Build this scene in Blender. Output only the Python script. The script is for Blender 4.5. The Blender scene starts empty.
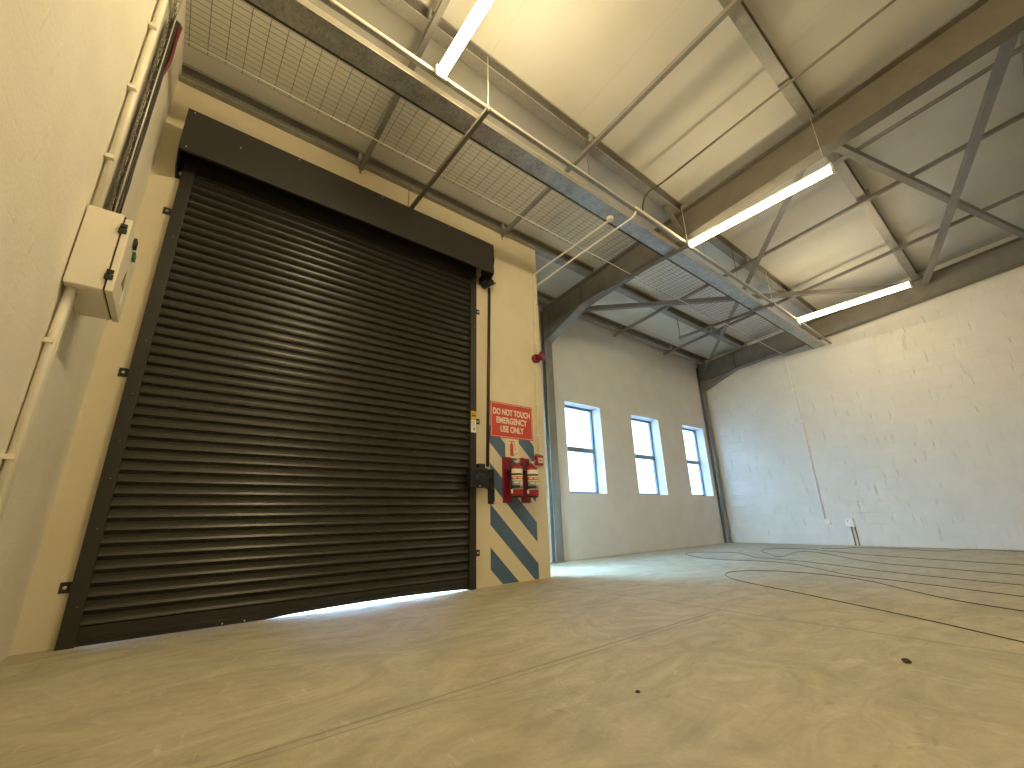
import bpy, bmesh, math, random
from mathutils import Vector, Matrix
random.seed(7)
scene = bpy.context.scene
COL = scene.collection

# ------------------------------------------------------------------ materials
def new_mat(name):
    m = bpy.data.materials.new(name); m.use_nodes = True
    nt = m.node_tree; nt.nodes.clear()
    out = nt.nodes.new('ShaderNodeOutputMaterial')
    b = nt.nodes.new('ShaderNodeBsdfPrincipled')
    nt.links.new(b.outputs[0], out.inputs[0])
    return m, nt, b

def simple(name, col, rough=.6, metal=0.0, var=.06, scale=8.0, bump=0.0, bscale=60.0):
    m, nt, b = new_mat(name)
    N, L = nt.nodes.new, nt.links.new
    b.inputs['Roughness'].default_value = rough
    b.inputs['Metallic'].default_value = metal
    tc = N('ShaderNodeTexCoord')
    n = N('ShaderNodeTexNoise'); n.inputs['Scale'].default_value = scale; n.inputs['Detail'].default_value = 5
    L(tc.outputs['Object'], n.inputs['Vector'])
    r = N('ShaderNodeValToRGB')
    r.color_ramp.elements[0].position = .3; r.color_ramp.elements[1].position = .7
    r.color_ramp.elements[0].color = (*[max(0, c*(1-var)) for c in col], 1)
    r.color_ramp.elements[1].color = (*[min(1, c*(1+var)) for c in col], 1)
    L(n.outputs['Fac'], r.inputs['Fac']); L(r.outputs['Color'], b.inputs['Base Color'])
    if bump:
        n2 = N('ShaderNodeTexNoise'); n2.inputs['Scale'].default_value = bscale; n2.inputs['Detail'].default_value = 3
        L(tc.outputs['Object'], n2.inputs['Vector'])
        bp = N('ShaderNodeBump'); bp.inputs['Strength'].default_value = bump; bp.inputs['Distance'].default_value = .01
        L(n2.outputs['Fac'], bp.inputs['Height']); L(bp.outputs['Normal'], b.inputs['Normal'])
    return m

def wall_mat(name, col, axis, strength=.35, joints=1.0, course=1.0):
    """bagged and painted block wall: faint courses, trowel dabs, uneven coat"""
    m, nt, b = new_mat(name)
    N, L = nt.nodes.new, nt.links.new
    b.inputs['Roughness'].default_value = .62
    b.inputs['Specular IOR Level'].default_value = .25
    tc = N('ShaderNodeTexCoord'); sep = N('ShaderNodeSeparateXYZ'); L(tc.outputs['Object'], sep.inputs[0])
    cmb = N('ShaderNodeCombineXYZ')
    L(sep.outputs['Y' if axis == 'x' else 'X'], cmb.inputs['X']); L(sep.outputs['Z'], cmb.inputs['Y'])
    br = N('ShaderNodeTexBrick'); br.inputs['Scale'].default_value = 1.0
    br.inputs['Brick Width'].default_value = .45; br.inputs['Row Height'].default_value = .225
    br.inputs['Mortar Size'].default_value = .010; br.inputs['Mortar Smooth'].default_value = .9
    br.inputs['Color1'].default_value = (1, 1, 1, 1); br.inputs['Color2'].default_value = (.93, .93, .93, 1)
    br.inputs['Mortar'].default_value = (.55, .55, .55, 1)
    nw = N('ShaderNodeTexNoise'); nw.inputs['Scale'].default_value = 3.0; L(tc.outputs['Object'], nw.inputs['Vector'])
    mixv = N('ShaderNodeMix'); mixv.data_type = 'VECTOR'; mixv.inputs['Factor'].default_value = .03
    L(cmb.outputs[0], mixv.inputs[4]); L(nw.outputs['Color'], mixv.inputs[5]); L(mixv.outputs[1], br.inputs['Vector'])
    # joints fade in and out under the paint
    n1 = N('ShaderNodeTexNoise'); n1.inputs['Scale'].default_value = 2.2; n1.inputs['Detail'].default_value = 6
    L(tc.outputs['Object'], n1.inputs['Vector'])
    # vertical trowel dabs
    mp = N('ShaderNodeMapping'); mp.inputs['Scale'].default_value = (16, 16, 3.0); L(tc.outputs['Object'], mp.inputs[0])
    n2 = N('ShaderNodeTexNoise'); n2.inputs['Scale'].default_value = 1.0; n2.inputs['Detail'].default_value = 2
    L(mp.outputs[0], n2.inputs['Vector'])
    rr = N('ShaderNodeValToRGB'); rr.color_ramp.elements[0].position = .66; rr.color_ramp.elements[1].position = .74
    L(n2.outputs['Fac'], rr.inputs['Fac'])
    n3 = N('ShaderNodeTexNoise'); n3.inputs['Scale'].default_value = 45; n3.inputs['Detail'].default_value = 4
    L(tc.outputs['Object'], n3.inputs['Vector'])
    a1 = N('ShaderNodeMath'); a1.operation = 'MULTIPLY'; a1.inputs[1].default_value = .7*joints*course; L(br.outputs['Color'], a1.inputs[0])
    a2 = N('ShaderNodeMath'); a2.operation = 'MULTIPLY_ADD'; a2.inputs[1].default_value = .9*joints; L(rr.outputs['Color'], a2.inputs[0]); L(a1.outputs[0], a2.inputs[2])
    a3 = N('ShaderNodeMath'); a3.operation = 'MULTIPLY_ADD'; a3.inputs[1].default_value = .35; L(n3.outputs['Fac'], a3.inputs[0]); L(a2.outputs[0], a3.inputs[2])
    a4 = N('ShaderNodeMath'); a4.operation = 'MULTIPLY_ADD'; a4.inputs[1].default_value = .9; L(n1.outputs['Fac'], a4.inputs[0]); L(a3.outputs[0], a4.inputs[2])
    bp = N('ShaderNodeBump'); bp.inputs['Strength'].default_value = strength; bp.inputs['Distance'].default_value = .012
    L(a4.outputs[0], bp.inputs['Height']); L(bp.outputs['Normal'], b.inputs['Normal'])
    cr = N('ShaderNodeValToRGB'); cr.color_ramp.elements[0].position = .3; cr.color_ramp.elements[1].position = .75
    cr.color_ramp.elements[0].color = (*[c*.93 for c in col], 1); cr.color_ramp.elements[1].color = (*[min(1, c*1.03) for c in col], 1)
    L(n1.outputs['Fac'], cr.inputs['Fac'])
    L(cr.outputs['Color'], b.inputs['Base Color'])
    return m

def floor_mat():
    m, nt, b = new_mat('power_floated_concrete')
    N, L = nt.nodes.new, nt.links.new
    tc = N('ShaderNodeTexCoord')
    def noise(scale, detail=6, rough=.6, mapscale=None, rot=0, dist=0):
        n = N('ShaderNodeTexNoise'); n.inputs['Scale'].default_value = scale; n.inputs['Detail'].default_value = detail
        n.inputs['Roughness'].default_value = rough; n.inputs['Distortion'].default_value = dist
        if mapscale:
            mp = N('ShaderNodeMapping'); mp.inputs['Scale'].default_value = mapscale; mp.inputs['Rotation'].default_value = (0, 0, rot)
            L(tc.outputs['Object'], mp.inputs[0]); L(mp.outputs[0], n.inputs['Vector'])
        else: L(tc.outputs['Object'], n.inputs['Vector'])
        return n
    def ramp(src, p0, p1, c0, c1):
        r = N('ShaderNodeValToRGB'); r.color_ramp.elements[0].position = p0; r.color_ramp.elements[1].position = p1
        r.color_ramp.elements[0].color = (*c0, 1); r.color_ramp.elements[1].color = (*c1, 1); L(src, r.inputs['Fac']); return r
    def mix(fac, a, bcol, mode='MIX', val=None):
        x = N('ShaderNodeMix'); x.data_type = 'RGBA'; x.blend_type = mode
        if val is not None: x.inputs['Factor'].default_value = val
        if fac is not None: L(fac, x.inputs['Factor'])
        L(a, x.inputs[6])
        if isinstance(bcol, tuple): x.inputs[7].default_value = (*bcol, 1)
        else: L(bcol, x.inputs[7])
        return x
    big = noise(.55, 5, .6, dist=.6)
    base = ramp(big.outputs['Fac'], .32, .68, (.43, .40, .285), (.54, .505, .385))
    # long trowel streaks running away from the shutter
    st = noise(1.1, 8, .68, (1.3, 2.5, 1), .5, 2.2)
    stc = ramp(st.outputs['Fac'], .38, .66, (.74, .72, .68), (1.09, 1.08, 1.06))
    c1 = mix(None, base.outputs[0], stc.outputs[0], 'MULTIPLY', .8)
    st2 = noise(2.4, 7, .62, (2.6, 1.0, 1), -.5, 2.4)
    st2c = ramp(st2.outputs['Fac'], .60, .72, (0, 0, 0), (1, 1, 1))
    c2 = mix(st2c.outputs[0], c1.outputs[2], (.66, .62, .52), 'MIX')
    nfac = N('ShaderNodeMath'); nfac.operation = 'MULTIPLY'; nfac.inputs[1].default_value = .5; L(st2c.outputs[0], nfac.inputs[0]); L(nfac.outputs[0], c2.inputs['Factor'])
    # dark scuffs
    sc = noise(3.1, 4, .55, (1, 2.2, 1), .9, 1.5)
    scc = ramp(sc.outputs['Fac'], .66, .76, (0, 0, 0), (1, 1, 1))
    sf = N('ShaderNodeMath'); sf.operation = 'MULTIPLY'; sf.inputs[1].default_value = .5; L(scc.outputs[0], sf.inputs[0])
    c3 = mix(sf.outputs[0], c2.outputs[2], (.20, .17, .12), 'MIX')
    fine = noise(38, 4, .6)
    fc = ramp(fine.outputs['Fac'], .3, .7, (.93, .93, .93), (1.05, 1.05, 1.05))
    c4 = mix(None, c3.outputs[2], fc.outputs[0], 'MULTIPLY', .8)
    # saw-cut joints
    sep = N('ShaderNodeSeparateXYZ'); L(tc.outputs['Object'], sep.inputs[0])
    wob = noise(1.3, 3)
    def joint(sock, at, w):
        a = N('ShaderNodeMath'); a.operation = 'MULTIPLY_ADD'; a.inputs[1].default_value = .02; L(wob.outputs['Fac'], a.inputs[0]); L(sock, a.inputs[2])
        s = N('ShaderNodeMath'); s.operation = 'SUBTRACT'; s.inputs[1].default_value = at+.01; L(a.outputs[0], s.inputs[0])
        ab = N('ShaderNodeMath'); ab.operation = 'ABSOLUTE'; L(s.outputs[0], ab.inputs[0])
        lt = N('ShaderNodeMapRange'); lt.inputs['From Min'].default_value = w; lt.inputs['From Max'].default_value = w*.3
        L(ab.outputs[0], lt.inputs['Value']); return lt
    def left_of(j):
        lt = N('ShaderNodeMath'); lt.operation = 'LESS_THAN'; lt.inputs[1].default_value = 4.28; L(sep.outputs['X'], lt.inputs[0])
        m_ = N('ShaderNodeMath'); m_.operation = 'MULTIPLY'; L(lt.outputs[0], m_.inputs[0]); L(j.outputs[0], m_.inputs[1]); return m_
    j1 = left_of(joint(sep.outputs['Y'], -2.42, .013)); j2 = joint(sep.outputs['X'], 4.28, .013); j3 = left_of(joint(sep.outputs['Y'], -2.47, .006))
    mx = N('ShaderNodeMath'); mx.operation = 'MAXIMUM'; L(j1.outputs[0], mx.inputs[0]); L(j2.outputs[0], mx.inputs[1])
    mx2 = N('ShaderNodeMath'); mx2.operation = 'MAXIMUM'; L(mx.outputs[0], mx2.inputs[0]); L(j3.outputs[0], mx2.inputs[1])
    jf = N('ShaderNodeMath'); jf.operation = 'MULTIPLY'; jf.inputs[1].default_value = .5; L(mx2.outputs[0], jf.inputs[0])
    c5 = mix(jf.outputs[0], c4.outputs[2], (.20, .165, .11), 'MIX')
    # ochre dirt swept against the foot of the pier
    def mr(sock, a, b_):
        q = N('ShaderNodeMapRange'); q.inputs['From Min'].default_value = a; q.inputs['From Max'].default_value = b_; L(sock, q.inputs['Value']); return q
    d1, d2 = mr(sep.outputs['Y'], -.16, -.01), mr(sep.outputs['X'], 3.9, 4.4)
    d3 = mr(sep.outputs['X'], 4.74, 4.66); dn = mr(noise(5.0, 4).outputs['Fac'], .35, .6)
    acc = d1
    for q in (d2, d3, dn):
        m_ = N('ShaderNodeMath'); m_.operation = 'MULTIPLY'; L(acc.outputs[0], m_.inputs[0]); L(q.outputs[0], m_.inputs[1]); acc = m_
    c6 = mix(acc.outputs[0], c5.outputs[2], (.58, .33, .07), 'MIX')
    L(c6.outputs[2], b.inputs['Base Color'])
    rg = ramp(big.outputs['Fac'], .3, .7, (.55, .55, .55), (.7, .7, .7)); L(rg.outputs[0], b.inputs['Roughness'])
    b.inputs['Specular IOR Level'].default_value = .22
    h = N('ShaderNodeMath'); h.operation = 'MULTIPLY_ADD'; h.inputs[1].default_value = -.6; L(mx2.outputs[0], h.inputs[0]); L(st.outputs['Fac'], h.inputs[2])
    h2 = N('ShaderNodeMath'); h2.operation = 'MULTIPLY_ADD'; h2.inputs[1].default_value = .35; L(st2c.outputs[0], h2.inputs[0]); L(h.outputs[0], h2.inputs[2])
    bp = N('ShaderNodeBump'); bp.inputs['Strength'].default_value = .32; bp.inputs['Distance'].default_value = .02
    L(h2.outputs[0], bp.inputs['Height']); L(bp.outputs['Normal'], b.inputs['Normal'])
    return m

def ceiling_mat():
    """white-faced roof insulation boards, laps running up the slope"""
    m, nt, b = new_mat('roof_insulation')
    N, L = nt.nodes.new, nt.links.new
    b.inputs['Roughness'].default_value = .7; b.inputs['Specular IOR Level'].default_value = .2
    tc = N('ShaderNodeTexCoord'); sep = N('ShaderNodeSeparateXYZ'); L(tc.outputs['Object'], sep.inputs[0])
    n = N('ShaderNodeTexNoise'); n.inputs['Scale'].default_value = 1.1; n.inputs['Detail'].default_value = 6; L(tc.outputs['Object'], n.inputs['Vector'])
    r = N('ShaderNodeValToRGB'); r.color_ramp.elements[0].position = .3; r.color_ramp.elements[1].position = .7
    r.color_ramp.elements[0].color = (.57, .555, .50, 1); r.color_ramp.elements[1].color = (.64, .625, .57, 1); L(n.outputs['Fac'], r.inputs['Fac'])
    fl = N('ShaderNodeMath'); fl.operation = 'PINGPONG'; fl.inputs[1].default_value = .62
    ad = N('ShaderNodeMath'); ad.operation = 'ADD'; ad.inputs[1].default_value = .02; L(sep.outputs['X'], ad.inputs[0]); L(ad.outputs[0], fl.inputs[0])
    mr = N('ShaderNodeMapRange'); mr.inputs['From Min'].default_value = .012; mr.inputs['From Max'].default_value = .002; L(fl.outputs[0], mr.inputs['Value'])
    k = N('ShaderNodeMath'); k.operation = 'MULTIPLY'; k.inputs[1].default_value = .16; L(mr.outputs[0], k.inputs[0])
    x = N('ShaderNodeMix'); x.data_type = 'RGBA'; L(k.outputs[0], x.inputs['Factor']); L(r.outputs[0], x.inputs[6]); x.inputs[7].default_value = (.36, .33, .26, 1)
    L(x.outputs[2], b.inputs['Base Color'])
    n2 = N('ShaderNodeTexNoise'); n2.inputs['Scale'].default_value = 2.5; n2.inputs['Detail'].default_value = 3; L(tc.outputs['Object'], n2.inputs['Vector'])
    bp = N('ShaderNodeBump'); bp.inputs['Strength'].default_value = .25; bp.inputs['Distance'].default_value = .03; L(n2.outputs['Fac'], bp.inputs['Height']); L(bp.outputs['Normal'], b.inputs['Normal'])
    return m

def galv_mat(name, dark, light, rough=.42):
    m, nt, b = new_mat(name)
    N, L = nt.nodes.new, nt.links.new
    tc = N('ShaderNodeTexCoord')
    v = N('ShaderNodeTexVoronoi'); v.inputs['Scale'].default_value = 55; L(tc.outputs['Object'], v.inputs['Vector'])
    n = N('ShaderNodeTexNoise'); n.inputs['Scale'].default_value = 6; n.inputs['Detail'].default_value = 6; L(tc.outputs['Object'], n.inputs['Vector'])
    md = N('ShaderNodeMath'); md.operation = 'MULTIPLY_ADD'; md.inputs[1].default_value = .45
    L(v.outputs['Color'], md.inputs[0]); L(n.outputs['Fac'], md.inputs[2])
    r = N('ShaderNodeValToRGB'); r.color_ramp.elements[0].position = .4; r.color_ramp.elements[1].position = 1.0
    r.color_ramp.elements[0].color = (*dark, 1); r.color_ramp.elements[1].color = (*light, 1)
    L(md.outputs[0], r.inputs['Fac']); L(r.outputs[0], b.inputs['Base Color'])
    b.inputs['Metallic'].default_value = .55; b.inputs['Roughness'].default_value = rough
    return m

def emit_mat(name, col, strength):
    m = bpy.data.materials.new(name); m.use_nodes = True; nt = m.node_tree; nt.nodes.clear()
    o = nt.nodes.new('ShaderNodeOutputMaterial'); e = nt.nodes.new('ShaderNodeEmission')
    e.inputs[0].default_value = (*col, 1); e.inputs[1].default_value = strength; nt.links.new(e.outputs[0], o.inputs[0]); return m

def glass_mat(name='clear_glass', tint=(.93, .97, .97)):
    m = bpy.data.materials.new(name); m.use_nodes = True; nt = m.node_tree; nt.nodes.clear()
    o = nt.nodes.new('ShaderNodeOutputMaterial'); t = nt.nodes.new('ShaderNodeBsdfTransparent'); g = nt.nodes.new('ShaderNodeBsdfGlossy')
    g.inputs['Roughness'].default_value = .03; t.inputs[0].default_value = (*tint, 1)
    x = nt.nodes.new('ShaderNodeMixShader'); x.inputs[0].default_value = .05
    nt.links.new(t.outputs[0], x.inputs[1]); nt.links.new(g.outputs[0], x.inputs[2]); nt.links.new(x.outputs[0], o.inputs[0]); return m

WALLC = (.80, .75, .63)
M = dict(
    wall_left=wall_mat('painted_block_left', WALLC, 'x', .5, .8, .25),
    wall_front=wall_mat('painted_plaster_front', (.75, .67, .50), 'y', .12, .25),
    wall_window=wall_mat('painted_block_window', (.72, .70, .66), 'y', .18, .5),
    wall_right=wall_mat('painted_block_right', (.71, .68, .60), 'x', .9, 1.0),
    floor=floor_mat(), ceiling=ceiling_mat(),
    steel=simple('grey_painted_steel', (.175, .162, .135), .5, .15, .12, 5),
    steel_light=simple('pale_grey_painted_steel', (.225, .22, .205), .48, .15, .10, 5),
    galv=galv_mat('galvanised_sheet', (.26, .265, .26), (.50, .51, .50)),
    galv_dull=galv_mat('galvanised_purlin', (.27, .26, .235), (.36, .35, .32), .5),
    wire=simple('zinc_wire', (.20, .185, .15), .45, .4, .1, 20),
    wire_bright=simple('bright_wire_and_highlight', (.62, .60, .54), .35, .3, .05, 20),  # also colours the painted highlights on trunking and rail
    shutter=simple('black_shutter_enamel', (.026, .0235, .019), .34, .1, .10, 3),
    shutter_frame=simple('black_frame_enamel', (.026, .025, .023), .42, .1, .10, 3),
    black=simple('matt_black', (.012, .012, .013), .5, 0, .2, 8),
    navy=simple('blue_black_casting', (.012, .016, .032), .45, .1, .2, 8),
    brown=simple('dark_brown_tube', (.050, .036, .028), .4, .2, .1, 8),
    dark_edge=simple('dark_edge_strip', (.030, .024, .017), .6, 0, .2, 8),
    pvc=simple('white_conduit', (.78, .74, .63), .45, 0, .04, 6),
    plastic=simple('white_plastic', (.84, .83, .79), .4, 0, .03, 6),
    enclosure=simple('cream_enclosure', (.78, .73, .62), .42, 0, .03, 5),
    red=simple('extinguisher_red', (.33, .014, .034), .28, 0, .06, 6),
    red_board=simple('red_backing_board', (.23, .010, .036), .45, 0, .10, 6),
    red_bell=simple('red_sounder', (.17, .012, .030), .3, 0, .06, 6),
    red_sign=simple('red_sign_face', (.60, .070, .052), .45, 0, .04, 4),
    white_sign=simple('white_lettering', (.85, .80, .70), .5, 0, .02, 6),
    cream_sign=simple('cream_sign_face', (.80, .73, .56), .5, 0, .02, 6),
    blue=simple('blue_stripe_paint', (.080, .150, .270), .55, 0, .08, 5),
    yellow=simple('yellow_sticker', (.70, .45, .02), .5, 0, .04, 6),
    zinc=simple('zinc_bolt', (.75, .74, .70), .3, .6, .05, 20),
    chrome=simple('brass_valve', (.50, .45, .36), .3, .8, .05, 20),
    label_cream=simple('label_paper', (.82, .76, .62), .5, 0, .02, 8),
    label_red=simple('label_red_band', (.70, .12, .06), .5, 0, .03, 8),
    label_grey=simple('label_blue_grey_panel', (.30, .33, .38), .5, 0, .05, 8),
    label_black=simple('label_black_print', (.035, .032, .035), .5, 0, .05, 8),
    cable=simple('black_cable', (.022, .020, .018), .55, 0, .1, 8),
    floor_cable=simple('black_rubber_flex', (.055, .050, .042), .6, 0, .1, 8),
    cable_red=simple('dark_red_cable', (.13, .018, .020), .5, 0, .1, 8),
    copper=simple('brown_pipe', (.22, .13, .08), .5, 0, .1, 8),
    frame=simple('grey_blue_aluminium', (.20, .25, .28), .4, .3, .05, 6),
    glass=glass_mat('tinted_glass', (.32, .345, .37)), glass_clear=glass_mat(),
    tube=emit_mat('lit_tube', (1.0, .79, .44), 43.0), tube_added=emit_mat('lit_tube_added', (1.0, .79, .44), 30.0), tube_soft=emit_mat('lit_tube_soft', (1.0, .80, .47), 18.5), tube_dim=emit_mat('lit_tube_mid', (1.0, .80, .47), 12.0),
    ground=simple('outdoor_paving', (.55, .54, .52), .8, 0, .1, 2),
    debris=simple('dark_grit', (.06, .045, .03), .9, 0, .2, 20),
    green=simple('green_indicator', (.03, .12, .05), .4, 0, .1, 10),
    amber=simple('amber_warning', (.30, .20, .03), .5, 0, .05, 10),
)

# ------------------------------------------------------------------ mesh helpers
class MB:
    def __init__(s): s.v = []; s.f = []; s.sm = []
    def add(s, vs, fs, smooth=False):
        o = len(s.v); s.v += [tuple(p) for p in vs]
        for f in fs: s.f.append([i+o for i in f]); s.sm.append(smooth)
        return s
    def box(s, x0, x1, y0, y1, z0, z1):
        vs = [(x, y, z) for x in (x0, x1) for y in (y0, y1) for z in (z0, z1)]
        return s.add(vs, [(0,1,3,2),(4,6,7,5),(0,4,5,1),(2,3,7,6),(0,2,6,4),(1,5,7,3)])
    def prism(s, prof, p0, p1, up=(0,0,1), smooth=False):
        """profile [(u,v)...] (CCW seen along travel) swept from p0 to p1; v follows 'up'"""
        p0, p1 = Vector(p0), Vector(p1); d = (p1-p0).normalized(); up = Vector(up)
        r = d.cross(up).normalized(); u = r.cross(d)
        n = len(prof); vs = [p+r*a+u*b for p in (p0, p1) for a, b in prof]
        fs = [(i, (i+1) % n, n+(i+1) % n, n+i) for i in range(n)]
        s.add(vs, fs, smooth)
        s.add(vs, [tuple(range(n-1, -1, -1)), tuple(range(n, 2*n))]); return s
    def cyl(s, p0, p1, r0, r1=None, seg=20, cap=True):
        r1 = r0 if r1 is None else r1
        p0, p1 = Vector(p0), Vector(p1); d = (p1-p0).normalized()
        a = d.orthogonal().normalized(); b = d.cross(a)
        vs = []
        for p, r in ((p0, r0), (p1, r1)):
            for i in range(seg):
                t = 2*math.pi*i/seg; vs.append(p+a*r*math.cos(t)+b*r*math.sin(t))
        s.add(vs, [(i, (i+1) % seg, seg+(i+1) % seg, seg+i) for i in range(seg)], True)
        if cap: s.add(vs, [tuple(range(seg-1, -1, -1)), tuple(range(seg, 2*seg))])
        return s
    def lathe(s, base, axis, prof, seg=28):
        """prof: [(dist along axis, radius)]"""
        base = Vector(base); d = Vector(axis).normalized(); a = d.orthogonal().normalized(); b = d.cross(a); vs = []
        for h, r in prof:
            for i in range(seg):
                t = 2*math.pi*i/seg; vs.append(base+d*h+(a*math.cos(t)+b*math.sin(t))*r)
        fs = []
        for k in range(len(prof)-1):
            for i in range(seg):
                fs.append((k*seg+i, k*seg+(i+1) % seg, (k+1)*seg+(i+1) % seg, (k+1)*seg+i))
        s.add(vs, fs, True)
        n = len(prof)
        s.add(vs, [tuple(range(seg-1, -1, -1)), tuple(range((n-1)*seg, n*seg))]); return s
    def tube(s, pts, r, seg=8):
        pts = [Vector(p) for p in pts]; n = len(pts); vs = []; prev = None
        for i, p in enumerate(pts):
            t = (pts[min(i+1, n-1)]-pts[max(i-1, 0)]).normalized()
            if prev is None: a = t.orthogonal().normalized()
            else: a = (prev-t*prev.dot(t)).normalized()
            prev = a; b = t.cross(a)
            for k in range(seg):
                q = 2*math.pi*k/seg; vs.append(p+(a*math.cos(q)+b*math.sin(q))*r)
        fs = [(i*seg+k, i*seg+(k+1) % seg, (i+1)*seg+(k+1) % seg, (i+1)*seg+k) for i in range(n-1) for k in range(seg)]
        s.add(vs, fs, True)
        s.add(vs, [tuple(range(seg-1, -1, -1)), tuple(range((n-1)*seg, n*seg))]); return s
    def build(s, name, mat, parent=None, bevel=0.0, loc=None):
        me = bpy.data.meshes.new(name); me.from_pydata([tuple(v) for v in s.v], [], s.f); me.update()
        bm = bmesh.new(); bm.from_mesh(me)
        bm.faces.ensure_lookup_table()
        for f, sm in zip(bm.faces, s.sm): f.smooth = sm
        bmesh.ops.remove_doubles(bm, verts=bm.verts, dist=1e-5)
        bmesh.ops.recalc_face_normals(bm, faces=bm.faces)
        bm.to_mesh(me); bm.free()
        me.materials.append(mat if not isinstance(mat, str) else M[mat])
        o = bpy.data.objects.new(name, me); COL.objects.link(o)
        if loc is not None:            # give the object its own origin, keep geometry where it stands
            L = Vector(loc)
            for v in me.vertices: v.co -= L
            o.location = L
        if parent is not None:
            o.parent = parent
            pm = Matrix.Translation(Vector(parent['_o'])) if '_o' in parent else parent.matrix_world
            W = Vector(parent['_o']) if '_o' in parent else Vector(parent.location)
            o.location = (Vector(o.location)-W)
            o['_o'] = tuple(W+Vector(o.location))
        else: o['_o'] = tuple(o.location)
        if bevel:
            md = o.modifiers.new('bevel', 'BEVEL'); md.width = bevel; md.segments = 2; md.limit_method = 'ANGLE'
        return o

def each(mb, name, mat, parent):
    """one object per separate piece"""
    n = len(mb.v); par = list(range(n))
    def find(i):
        while par[i] != i: par[i] = par[par[i]]; i = par[i]
        return i
    key = {}
    for i, v in enumerate(mb.v):
        k = tuple(round(c, 5) for c in v)
        if k in key: par[find(i)] = find(key[k])
        else: key[k] = i
    for f in mb.f:
        for i in f[1:]: par[find(i)] = find(f[0])
    groups = {}
    for f, sm in zip(mb.f, mb.sm): groups.setdefault(find(f[0]), []).append((f, sm))
    for fl in groups.values():
        m2 = MB(); idx = {}
        for f, sm in fl:
            for i in f:
                if i not in idx: idx[i] = len(m2.v); m2.v.append(mb.v[i])
            m2.f.append([idx[i] for i in f]); m2.sm.append(sm)
        m2.build(name, mat, parent)

def smooth_path(P, n=8):
    P = [Vector(p) for p in P]; out = []
    for i in range(len(P)-1):
        a, b, c, d = P[max(i-1, 0)], P[i], P[i+1], P[min(i+2, len(P)-1)]
        for k in range(n):
            t = k/n
            out.append(.5*((2*b)+(c-a)*t+(2*a-5*b+4*c-d)*t*t+(3*b-a-3*c+d)*t**3))
    out.append(P[-1]); return out

def tag(o, label, cat, group=None, kind=None):
    o['label'] = label; o['category'] = cat
    if group: o['group'] = group
    if kind: o['kind'] = kind
    return o
def thing(name, loc, label, cat, group=None, kind='thing'):
    o = bpy.data.objects.new(name, None); o.empty_display_size = .1; COL.objects.link(o)
    o.location = loc; o['_o'] = tuple(loc); return tag(o, label, cat, group, kind)
def struct(name, mb, mat, parent=None):
    o = mb.build(name, mat, parent)
    if parent is None: o['kind'] = 'structure'
    return o

# ------------------------------------------------------------------ measured frame
L_ = 12.329            # far wall
S_ = 1.343             # window wall
ROOF0 = 5.335          # rafter top at y = -4.15
def rt(y): return ROOF0-.095*(y+4.15)          # rafter top = purlin underside
def rb(y): return 4.87-.095*(y+4.15)           # rafter bottom flange underside
PH = .19                                        # purlin depth
YB = -9.0                                       # rear of the modelled hall
XR = (6.07, 12.17)                              # the two rafters

# ------------------------------------------------------------------ shell
struct('floor', MB().box(-.35, L_+.35, YB-.2, S_+.25, -.2, 0), 'floor')
g = struct('ground', MB().box(-25, 40, .25, 40, -.24, -.03).box(-25, -.36, YB, .25, -.24, -.03), 'ground')

mb = MB(); mb.box(-.25, 0, YB, .23, 0, rt(-9)+.5)
struct('wall_left', mb, 'wall_left')
mb = MB(); mb.box(L_, L_+.25, YB, S_+.25, 0, rt(-9)+.5)
struct('wall_right', mb, 'wall_right')
mb = MB(); mb.box(-.25, L_+.25, YB-.25, YB, 0, rt(-9)+.5)
struct('wall_rear', mb, 'wall_left')
# shutter wall with its opening
WT = 4.94
mb = MB()
mb.box(0, .30, 0, .23, 0, WT); mb.box(3.43, 4.68, 0, .23, 0, WT); mb.box(.30, 3.43, 0, .23, 4.0, WT)
wf = struct('wall_front', mb, 'wall_front')
mb = MB()     # little upstand closing the gap between wall head and roof
mb.box(0, 4.68, .07, .23, WT, rt(.1)+PH)
struct('trim_1', mb, 'wall_window')
# return wall with a glazed side entrance that throws daylight into the recess
mb = MB()
mb.box(4.45, 4.68, .23, .30, 0, rt(1.2)+.25); mb.box(4.45, 4.68, 1.16, S_+.2, 0, rt(1.2)+.25); mb.box(4.45, 4.68, .30, 1.16, 2.1, rt(1.2)+.25)
struct('wall_return', mb, 'wall_window')
d1 = bpy.data.objects.new('door_1', None); COL.objects.link(d1); d1.location = (4.5, .73, 0); d1['_o'] = (4.5, .73, 0); d1['kind'] = 'structure'
mb = MB(); mb.box(4.52, 4.57, .30, .35, 0, 2.1); mb.box(4.52, 4.57, 1.11, 1.16, 0, 2.1); mb.box(4.52, 4.57, .35, 1.11, 2.05, 2.1); mb.box(4.52, 4.57, .35, 1.11, 0, .08); mb.box(4.52, 4.57, .35, 1.11, .98, 1.04)
mb.build('door_frame', 'frame', d1)
MB().box(4.54, 4.546, .35, 1.11, .08, 2.05).build('pane', 'glass_clear', d1)
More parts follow.
